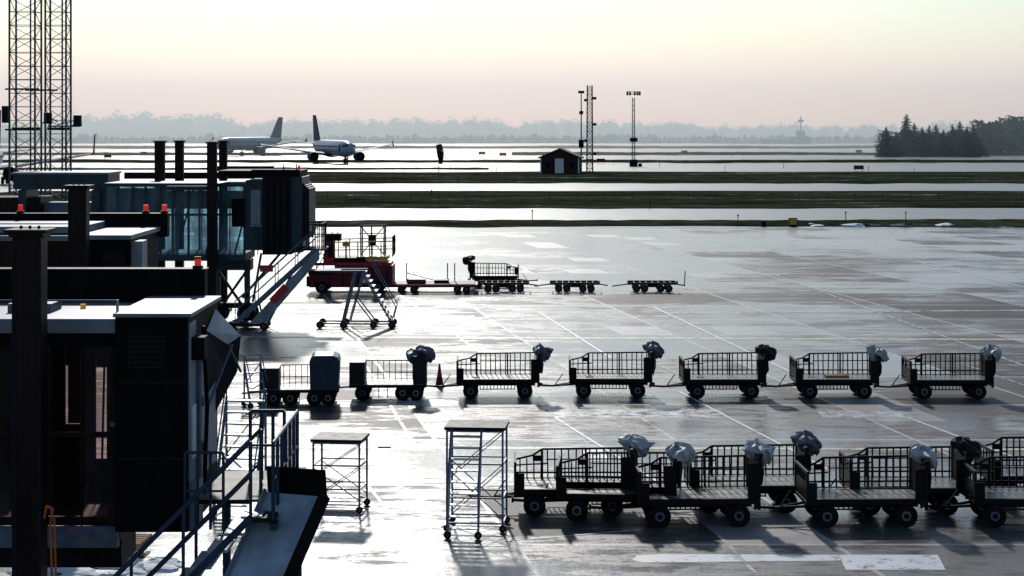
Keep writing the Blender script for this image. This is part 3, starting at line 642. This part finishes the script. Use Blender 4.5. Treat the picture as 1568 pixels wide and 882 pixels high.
b.beam((xs0-1.3,85.98,2.0),(xs0-1.95,85.98,1.3),.04,red,.32); b.box(XP(398,86),XP(418,86),86.0,86.04,2.65,2.95,red)
b.box(xb-.4,xb+1.4,86.1,87.4,.16,.28,dark)
for x in (xb-.2,xb+1.3):
    for y in (86.1,87.4): b.wheel(x,y,.17,.17,.12)
b.beam((xs0-.9,86.8,2.9),(xb+1.3,86.8,.3),.08,galvd); b.beam((xb+1.2,86.8,.3),(xb+1.0,86.8,1.3),.08,galvd); b.beam((xs0-1.1,86.3,2.4),(xs0-2.2,86.3,.3),.07,galvd); b.beam((xs0-1.1,87.2,2.4),(xs0-2.2,87.2,.3),.07,galvd)
b.obj('passenger_stair')
for px,Yc,w in ((325,87.2,.42),(245,93,.45),(275,95,.4),(342,95,.38)): column(px,Yc,8.55,w)
b=MB()
b.box(XP(20,97),XP(165,97),97,100,ZP(290,97),ZP(267,97),tealm); b.box(XP(18,97),XP(167,97),96.9,100.1,ZP(267,97),ZP(264,97),roofm)
b.box(XP(-80,97),XP(60,97),97.3,100,3.5,5.6,brown); b.box(XP(28,97),XP(40,97),97,99.5,2.0,6.0,tealm); b.box(XP(140,97),XP(152,97),97,99.5,1,6.0,tealm)
b.box(XP(165,99),XP(240,99),99,102,4.2,ZP(288,99),tealm); b.box(XP(60,97),XP(140,97),98,99.5,4.3,5.3,galvd)
b.box(XP(190,98),XP(420,98),98,98.4,ZP(274,98),ZP(264,98),dark); b.box(XP(330,99),XP(420,99),98.6,99,ZP(262,99),ZP(254,99),dark)
b.obj('jet_bridge')
b=MB()
b.box(XP(-100,60),XP(108,60),60,63,3.8,ZP(362,60),brown); b.box(XP(-100,60),XP(110,60),59.9,63,ZP(362,60),ZP(345,60),galvd); b.box(XP(-100,63),XP(60,63),63.2,63.5,ZP(345,63),ZP(332,63),whitep)
b.obj('jet_bridge')
# snow & pallets
b=MB()
for k in range(6): b.box(-.6,.6,-.5+.18*k,-.4+.18*k,.13,.15,wood)
for x in (-.55,0,.55): b.box(x-.05,x+.05,-.5,.5,.02,.13,wood)
me=b.mesh('wooden_pallet')
place('wooden_pallet',me,(XP(178,41.2),41.2,.004),R(10)); place('wooden_pallet',me,(XP(182,41.2),41.25,.16),R(-4))
place('wooden_pallet',me,(XP(150,41.6),41.6,.31),R(22))
b=MB()
rr=random.Random(5)
for k in range(22):
    x=rr.uniform(-1.4,1.3); y=rr.uniform(-1,1); s=rr.uniform(.15,.4); b.blob((x,y,0),(s*1.5,s,.10),snow,k,2,.5)
b.obj('snow_patch',(XP(150,39.5),39.5,.004))
b=MB(); b.tube((0,0,0),(0,0,1.0),.2,greym,12); b.box(-.3,.3,-.3,.3,1.0,1.5,galvd); b.box(.5,.8,-.2,.2,0,.6,greym)
b.obj('ground_power_unit',(XP(110,41.5),41.5,.004))
# ------------------------------------------------ lattice masts
def lattice(name,px,Y,wd,z1,mm,seg,zb=0,alt=None,leg=.09,br=.045,taper=1.0):
    b=MB(); h=wd/2
    n=int((z1-zb)/seg)
    for k in range(n):
        za=zb+k*seg; zc=za+seg; f0=1-(1-taper)*k/n; f1=1-(1-taper)*(k+1)/n
        m=mm if alt is None or (k//4)%2==0 else alt
        C=[(-h,-h),(h,-h),(h,h),(-h,h)]
        for i in range(4):
            x,y=C[i]; x2,y2=C[(i+1)%4]
            b.beam((x*f0,y*f0,za),(x*f1,y*f1,zc),leg,m)
            b.beam((x*f0,y*f0,za),(x2*f0,y2*f0,za),br,m)
            if (k+i)%2: b.beam((x*f0,y*f0,za),(x2*f1,y2*f1,zc),br,m)
            else: b.beam((x2*f0,y2*f0,za),(x*f1,y*f1,zc),br,m)
    return b
def flood(b,x,z,s=1,m=dark):
    b.box(x-.22*s,x+.22*s,-.35,-.1,z-.35,z+.25,m); b.box(x-.28*s,x+.28*s,-.36,-.3,z-.4,z-.3,m); b.beam((x,0,z),(0,0,z-.3),.06,m)
Ym=112
mastm=mat('mast_steel',(0.04,0.05,0.07),0.5,0.2)
for px,wd in ((39,1.50),(89,1.22)):
    b=lattice('m',px,Ym,wd,24,mastm,.8,leg=.10,br=.035)
    zl=ZP(183,Ym)
    if px==89:
        flood(b,1.2,zl,1); b.beam((-.6,0,zl-.4),(1.3,0,zl-.4),.08,dark); flood(b,-.55,zl+.15)
    else:
        b.box(-1.3,-.95,-.4,0,zl-.2,zl+.8,dark); b.beam((-1.2,0,zl+1.8),(.8,0,zl+1.8),.1,dark); b.beam((-1.2,0,zl-.6),(.8,0,zl-.6),.1,dark)
        b.beam((0,0,ZP(138,Ym)),(1.9,0,ZP(138,Ym)),.1,dark)
    b.beam((-wd/2,0,zl-.55),(wd/2+.1,0,zl-.55),.16,dark)
    b.tube((wd*.2,0,0),(wd*.2,0,24),.05,mastm)
    b.obj('lattice_mast',(XP(px,Ym),Ym,0))
Yr=YG(265); zt=ZP(126,Yr)
mr_=mat('mast_red',(0.16,0.04,0.04),0.6); mw_=mat('mast_white',(0.22,0.22,0.24),0.6)
b=lattice('m',903,Yr,1.15,zt,mr_,.9,alt=mw_,leg=.22,br=.10,taper=.8)
for pz,s in ((150,1),(190,1),(215,-1),(235,1),(153,-1)):
    xa_,xb_=(.5,1.3) if s>0 else (-1.1,-.5); b.box(xa_,xb_,-.3,.3,ZP(pz,Yr)-.3,ZP(pz,Yr)+.2,dark)
b.obj('radio_mast',(XP(903,Yr),Yr,0))
b=MB(); Yq=Yr+4; b.tube((0,0,0),(0,0,ZP(140,Yq)),.16,galvd,8,.1); b.box(-.6,.6,-.2,.2,ZP(143,Yq),ZP(139,Yq),dark); b.box(-.4,.4,-.2,.2,ZP(175,Yq),ZP(170,Yq),dark); b.box(-.5,.5,-.3,.3,ZP(226,Yq),ZP(214,Yq),dark)
b.obj('antenna_pole',(XP(890,Yq),Yq,0))
Yl=YG(255)
b=lattice('m',971,Yl,.6,ZP(146,Yl),galvd,1.2,leg=.14,br=.07,taper=.8)
zt=ZP(144,Yl); b.beam((-1.4,0,zt),(1.4,0,zt),.18,dark); b.beam((-1.3,0,zt+.5),(1.3,0,zt+.5),.12,dark)
for x in (-1.4,-.8,.3,.9,1.4): b.box(x-.2,x+.2,-.5,0,zt-.3,zt+.6,dark)
b.box(-.8,.9,-.4,.4,ZP(217,Yl),ZP(211,Yl),dark); b.box(-.9,.9,-.6,.6,0,1.6,dark); b.box(1.1,1.9,-.6,.6,0,.7,black)
b.obj('floodlight_mast',(XP(970,Yl),Yl,0))
# ------------------------------------------------ hut
Yh=YG(267); b=MB(); wd=7.2; dp=5
b.box(-wd/2,wd/2,0,dp,0,3.1,redwood)
for i in range(1,30): 
    x=-wd/2+wd*i/30; b.box(x-.02,x+.02,-.03,-.002,0,3.1,redwood)
prf=[(-4.1,3.0),(0,4.75),(4.1,3.0),(4.1,3.22),(0,4.98),(-4.1,3.22)]
b.prism([(-3.6,3.1),(3.6,3.1),(0,4.7)],.01,dp-.01,redwood)
b.prism(prf,-.4,dp+.4,tile)
b.box(-.9,.75,-.05,-.031,.1,3.0,whitep); b.box(-1.4,-1.0,-.05,-.031,.1,3.0,dark); b.box(-2.6,-1.8,-.05,-.031,1.2,2.3,black); b.box(2.0,2.8,-.05,-.031,1.2,2.3,black); b.box(-3.72,-3.5,-.06,-.031,0,3.1,whitep); b.box(3.5,3.72,-.06,-.031,0,3.1,whitep)
b.obj('wooden_hut',(XP(857,Yh),Yh,0),R(-8))
# windsock
Yw=YG(268); b=MB(); b.tube((0,0,0),(0,0,5.9),.09,galvd,8,.06)
zt=ZP(221,Yw)
rings=[(0,.55,zt),(.1,.6,zt-.5),(.25,.68,zt-1.3),(.35,.6,zt-2.3),(.4,.42,zt-3.1),(.38,.25,zt-3.7)]
for (x1_,r1,za),(x2_,r2,zb_) in zip(rings[:-1],rings[1:]): b.tube((x1_,-.3,za),(x2_,-.3,zb_),r1,blackpl if zb_<zt-2 or za==zt else dred,12,r2)
b.obj('windsock',(XP(672,Yw),Yw,0))
# ------------------------------------------------ aircraft
def aircraft(finm,bodym=planew,winglet=False,wingm=planeg,engm=planeg):
    b=MB()
    prof=[(18.6,.08,3.25),(18.3,.55,3.28),(17.6,1.0,3.36),(16.4,1.5,3.5),(14.8,1.85,3.65),(12.5,1.98,3.75),(6,1.98,3.75),(0,1.98,3.75),(-7,1.98,3.75),(-11,1.75,3.95),(-14,1.25,4.35),(-17,.62,4.8),(-18.8,.2,5.0)]
    n=24; vs=[]
    for x,r,z in prof:
        for i in range(n):
            t=2*math.pi*i/n; vs.append((x,r*math.cos(t),z+r*math.sin(t)))
    fs=[]
    for j in range(len(prof)-1):
        for i in range(n): fs.append((j*n+i,j*n+(i+1)%n,(j+1)*n+(i+1)%n,(j+1)*n+i))
    b.add(vs,fs,bodym,True)
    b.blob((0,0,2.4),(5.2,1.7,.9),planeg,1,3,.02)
    for s in (-1,1):
        b.add([(17.35,s*.15,4.42),(16.75,s*.2,4.95),(16.55,s*.95,4.75),(17.1,s*.85,4.3)],[(0,1,2,3)],black)
        b.add([(17.05,s*.9,4.28),(16.5,s*1.0,4.72),(15.8,s*1.48,4.6),(16.1,s*1.5,4.1)],[(0,1,2,3)],black)
        for k in range(34):
            x=13-k*.72; b.box(x-.12,x+.12,s*1.955 if s>0 else -2.0,s*2.0 if s>0 else -1.955,4.05,4.4,black) 
        b.box(13.9,14.7,min(s*1.86,s*1.99),max(s*1.86,s*1.99),3.0,4.8,planeg)
        secs=[(1.0,5.2,-3.4,2.35,.75),(6.0,2.2,-3.2,2.9,.55),(17.0,-3.6,-5.2,4.7,.3)]
        vs=[]
        for y,xf,xb_,z,t in secs: vs+= [(xf,s*y,z),((xf*.6+xb_*.4),s*y,z+t/2),(xb_,s*y,z),((xf*.6+xb_*.4),s*y,z-t/2)]
        fs=[]
        for j in range(2):
            for i in range(4): fs.append((j*4+i,j*4+(i+1)%4,j*4+4+(i+1)%4,j*4+4+i))
        fs.append((8,9,10,11)); b.add(vs,fs,wingm)
        if winglet:
            b.prism([(-3.7,4.7),(-5.2,4.7),(-6.2,7.9),(-5.5,7.9)],s*17.3-.06,s*17.3+.06,dred); b.box(-5.2,-3.7,min(s*16.9,s*17.4),max(s*16.9,s*17.4),4.6,4.8,wingm)
        else: b.prism([(-3.8,4.2),(-5.2,4.1),(-5.6,5.6),(-5.0,5.5)],s*17-.03,s*17+.03,finm)
        vs=[(-13.9,s*.6,4.75),(-15.6,s*.6,4.95),(-17.6,s*.6,4.75),(-15.6,s*.6,4.6),(-17.2,s*6.2,5.35),(-17.9,s*6.2,5.42),(-18.7,s*6.2,5.35),(-17.9,s*6.2,5.28)]
        b.add(vs,[(0,1,5,4),(1,2,6,5),(2,3,7,6),(3,0,4,7),(4,5,6,7)],wingm)
        ex=[(5.6,.98),(5.75,1.08),(5.4,1.16),(3.8,1.2),(2.2,1.0),(1.2,.72)]
        yy=s*5.75; zc=1.75; nn=20; vs=[]
        for x,r in ex:
            for i in range(nn): t=2*math.pi*i/nn; vs.append((x,yy+r*math.cos(t),zc+r*math.sin(t)))
        fs=[(j*nn+i,j*nn+(i+1)%nn,(j+1)*nn+(i+1)%nn,(j+1)*nn+i) for j in range(len(ex)-1) for i in range(nn)]
        b.add(vs,fs,engm,True)
        b.tube((4.9,yy,zc),(1.3,yy,zc),.97,black,20,.6); b.tube((5.0,yy,zc),(5.35,yy,zc),.28,planeg,10,.05)
        b.prism([(4.6,2.7),(1.0,3.1),(-.5,2.8),(1.5,2.4)],yy-.12,yy+.12,planeg)
        b.tube((-1.2,s*3.8,2.5),(-1.2,s*3.8,.6),.16,galvd); b.wheel(-1.2,s*3.8-.35,.58,.58,.35); b.wheel(-1.2,s*3.8+.35,.58,.58,.35)
        b.beam((-1.2,s*3.8,1.2),(-1.2,s*2,2.4),.12,galvd)
    b.tube((13.6,0,2.2),(13.7,0,.4),.11,galvd); b.wheel(13.7,-.25,.38,.38,.22); b.wheel(13.7,.25,.38,.38,.22); b.box(13.2,14.6,-.35,-.3,1.3,2.1,planeg); b.box(13.2,14.6,.3,.35,1.3,2.1,planeg)
    F=[(-10.5,5.55),(-12.2,6.3),(-16.3,11.9),(-18.6,11.9),(-17.6,5.3)]
    b.prism(F,-.14,.14,finm)
    return b.mesh('airliner')
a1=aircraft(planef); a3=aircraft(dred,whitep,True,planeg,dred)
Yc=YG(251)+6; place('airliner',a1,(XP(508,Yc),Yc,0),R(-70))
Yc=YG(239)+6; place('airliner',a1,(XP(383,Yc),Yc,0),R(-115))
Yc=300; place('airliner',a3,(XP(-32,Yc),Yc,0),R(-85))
# ------------------------------------------------ trees
def pine(h,seed):
    rnd=random.Random(seed); b=MB()
    b.tube((0,0,0),(0,0,h*.95),.22,bark,8,.03)
    n=int(h*3.2)
    for k in range(n):
        t=k/n; z=h*(.08+.9*t); L=(h*.27)*(1-t)**.8*(.8+.4*rnd.random())+.15
        for j in range(9):
            a=rnd.uniform(0,2*math.pi); l=L*rnd.uniform(.65,1.15); dz=-l*rnd.uniform(.15,.45)
            p=Vector((0,0,z+rnd.uniform(-.1,.1)*h*.1)); e=p+Vector((math.cos(a)*l,math.sin(a)*l,dz))
            s=Vector((-math.sin(a),math.cos(a),0))
            for q in range(3):
                c=p.lerp(e,(q+.6)/3); w_=l*.22*(1.2-q*.25)
                b.add([c-s*w_+Vector((0,0,-w_*.6)),c+Vector((0,0,w_*.35)),c+s*w_+Vector((0,0,-w_*.6)),c+(e-p)*.3+Vector((0,0,-.1))],[(0,1,3),(1,2,3)],leafp)
    return b.mesh('pine_tree')
pm=[pine(12,1),pine(11,2),pine(12.5,3)]
for i,(px,pt) in enumerate([(1357,192),(1372,198),(1388,175),(1400,186),(1412,188),(1423,192),(1433,188),(1445,192),(1458,190),(1470,183),(1480,187),(1491,190),(1366,206),(1380,200),(1395,200),(1418,200),(1440,200),(1452,200),(1476,200),(1500,194)]):
    Yt=560+(i*7)%23 if i<12 else 582+i
    h=ZP(pt,Yt); place('pine_tree',pm[i%3],(XP(px,Yt),Yt,0),i*1.3,0,(h/12*1.3,h/12*1.3,h/12))
def treemass(name,items,m,seed,cl=90,sz=1.0,core=False):
    rnd=random.Random(seed); b=MB()
    for x,y,h,w_ in items:
        b.beam((x,y,0),(x,y,h*.6),.3,bark)
        for k in range(4):
            a=rnd.uniform(0,6.28); b.beam((x,y,h*.3),(x+math.cos(a)*w_*.35,y+math.sin(a)*w_*.3,h*.8),.15,bark)
        if core: b.blob((x,y,h*.38),(w_*.55,w_*.5,h*.42),m,rnd.random()*50,2,.5,2.6)
        for k in range(cl):
            a=rnd.uniform(0,6.28); r=math.sqrt(rnd.random()); z=rnd.uniform(.08,1)
            rad=w_*.55*math.sqrt(max(.02,1-((z-.5)/.52)**2))*r
            c=Vector((x+math.cos(a)*rad,y+math.sin(a)*rad*.8,z*h)); s=rnd.uniform(.04,.09)*h*sz
            v=[c+Vector((rnd.gauss(0,s),rnd.gauss(0,s),rnd.gauss(0,s*.7))) for _ in range(3)]
            b.add(v,[(0,1,2)],m)
    return b.obj(name)
rnd=random.Random(3)
it=[]
for k in range(50):
    px=1495+k*4.2; Yt=610+rnd.uniform(-15,20); top=185+4*math.sin(k*.35)+rnd.uniform(-2,2); it.append((XP(px,Yt),Yt,ZP(top,Yt),rnd.uniform(5,8)))
for k in range(45):
    px=1350+k*3.6; Yt=612+rnd.uniform(0,20); top=rnd.uniform(200,210); it.append((XP(px,Yt),Yt,ZP(top,Yt),rnd.uniform(4,6)))
treemass('distant_woodland',it,leafp,5,140)
def treeline(Ya,f,step,seed,name,wf=1.0,j=30):
    it=[]; px=-60; rnd=random.Random(seed)
    while px<1640:
        Yt=Ya+rnd.uniform(-j,j); top=f(px)+rnd.uniform(-3,4); h=max(3,ZP(top,Yt)); it.append((XP(px,Yt),Yt,h,h*rnd.uniform(.5,.8)*wf)); px+=step*rnd.uniform(.5,1.5)
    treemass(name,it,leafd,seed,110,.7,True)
def f1(px): return 207+5*noise.noise(Vector((px*.01,1,0)))+4*noise.noise(Vector((px*.06,1,0)))
def f2(px):
    base=184+8*noise.noise(Vector((px*.012,5,0)))+8*noise.noise(Vector((px*.07,7,0)))
    if 100<px<360: base-=7
    if px>900: base+=8*min(1,(px-900)/200)
    return base
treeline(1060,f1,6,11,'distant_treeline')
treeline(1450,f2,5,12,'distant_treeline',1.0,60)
b=MB(); Yd=960
b.box(XP(1165,Yd),XP(1215,Yd),0,15,0,ZP(213,Yd),concrete); b.box(XP(1210,Yd),XP(1240,Yd),-2,15,0,ZP(209,Yd),galvd); b.box(XP(1222,Yd),XP(1234,Yd),2,8,0,ZP(200,Yd),concrete)
b.tube((XP(1228,Yd),4,0),(XP(1228,Yd),4,ZP(178,Yd)),.35,galvd); b.box(XP(1224,Yd),XP(1232,Yd),3,5,ZP(187,Yd),ZP(183,Yd),galvd)
b.obj('radar_building',(0,Yd,0))
# ------------------------------------------------ fence, markers
b=MB(); Yf=232
x=-60
while x<120:
    b.beam((x,0,0),(x,0,1.0),.05,dark); x+=3.4
b.tube((-60,0,.95),(120,0,.95),.008,dark,4)
b.obj('perimeter_fence',(0,Yf,0.05))
def marker(kind):
    b=MB()
    if kind==0: b.tube((0,0,0),(0,0,.85),.04,dark,8); b.tube((0,0,.85),(0,0,1.0),.08,dark,8)
    else: b.box(-1.0,1.0,-.12,.12,.35,1.15,dark); b.box(-.92,.92,-.135,-.121,.42,1.08,dred); b.beam((-.8,0,0),(-.8,0,.35),.08,dark); b.beam((.8,0,0),(.8,0,.35),.08,dark)
    return b.mesh('m')
m0=marker(0); m1=marker(1)
for px,py in [(555,266),(603,266),(618,266),(661,302),(702,280),(815,337),(845,262),(640,258),(690,262),(760,264),(1130,345),(995,320),(1295,340),(1387,340),(1122,240),(1137,240),(530,310),(940,252),(1010,256),(1110,262),(1200,258),(1330,262),(1400,266)]:
    Y=YG(py); place('taxiway_light',m0,(XP(px,Y),Y,0))
for px,py in [(165,243),(220,238),(920,250),(738,238),(1048,236),(1315,262),(1315,235),(770,240),(560,230)]:
    Y=YG(py); place('taxiway_sign',m1,(XP(px,Y),Y,0))
b=MB(); b.box(-.35,.35,-.3,.3,0,.75,dark); b.box(-.3,.3,-.32,-.301,.2,.7,yellow); b.box(-.4,.4,-.35,.35,.75,.8,dark); b.box(-2.9,-2.5,-.2,.2,0,.55,black); b.obj('electrical_cabinet',(XP(1214,YG(347)),YG(347),0))
b=MB(); rr=random.Random(9)
for k in range(26):
    x=rr.uniform(-7,7); s=rr.uniform(.5,1.5); b.blob((x,rr.uniform(-1,1),0),(s,s*.8,.22*s),snow if k%2 else grassm,k,2,.5)
b.obj('snow_bank',(XP(1330,YG(346)),YG(346),0))
# ------------------------------------------------ haze volume
m=bpy.data.materials.new('haze'); m.use_nodes=True; nt=m.node_tree; nt.nodes.remove(nt.nodes['Principled BSDF'])
vs_=nt.nodes.new('ShaderNodeVolumeScatter'); vs_.inputs['Color'].default_value=(0.66,0.90,1.0,1); vs_.inputs['Density'].default_value=0.0020; vs_.inputs['Anisotropy'].default_value=0.5
nt.links.new(vs_.outputs[0],nt.nodes['Material Output'].inputs['Volume'])
b=MB(); b.box(-2500,2500,520,2200,-5,55,m); b.obj('haze')
print('objects',len(bpy.data.objects))
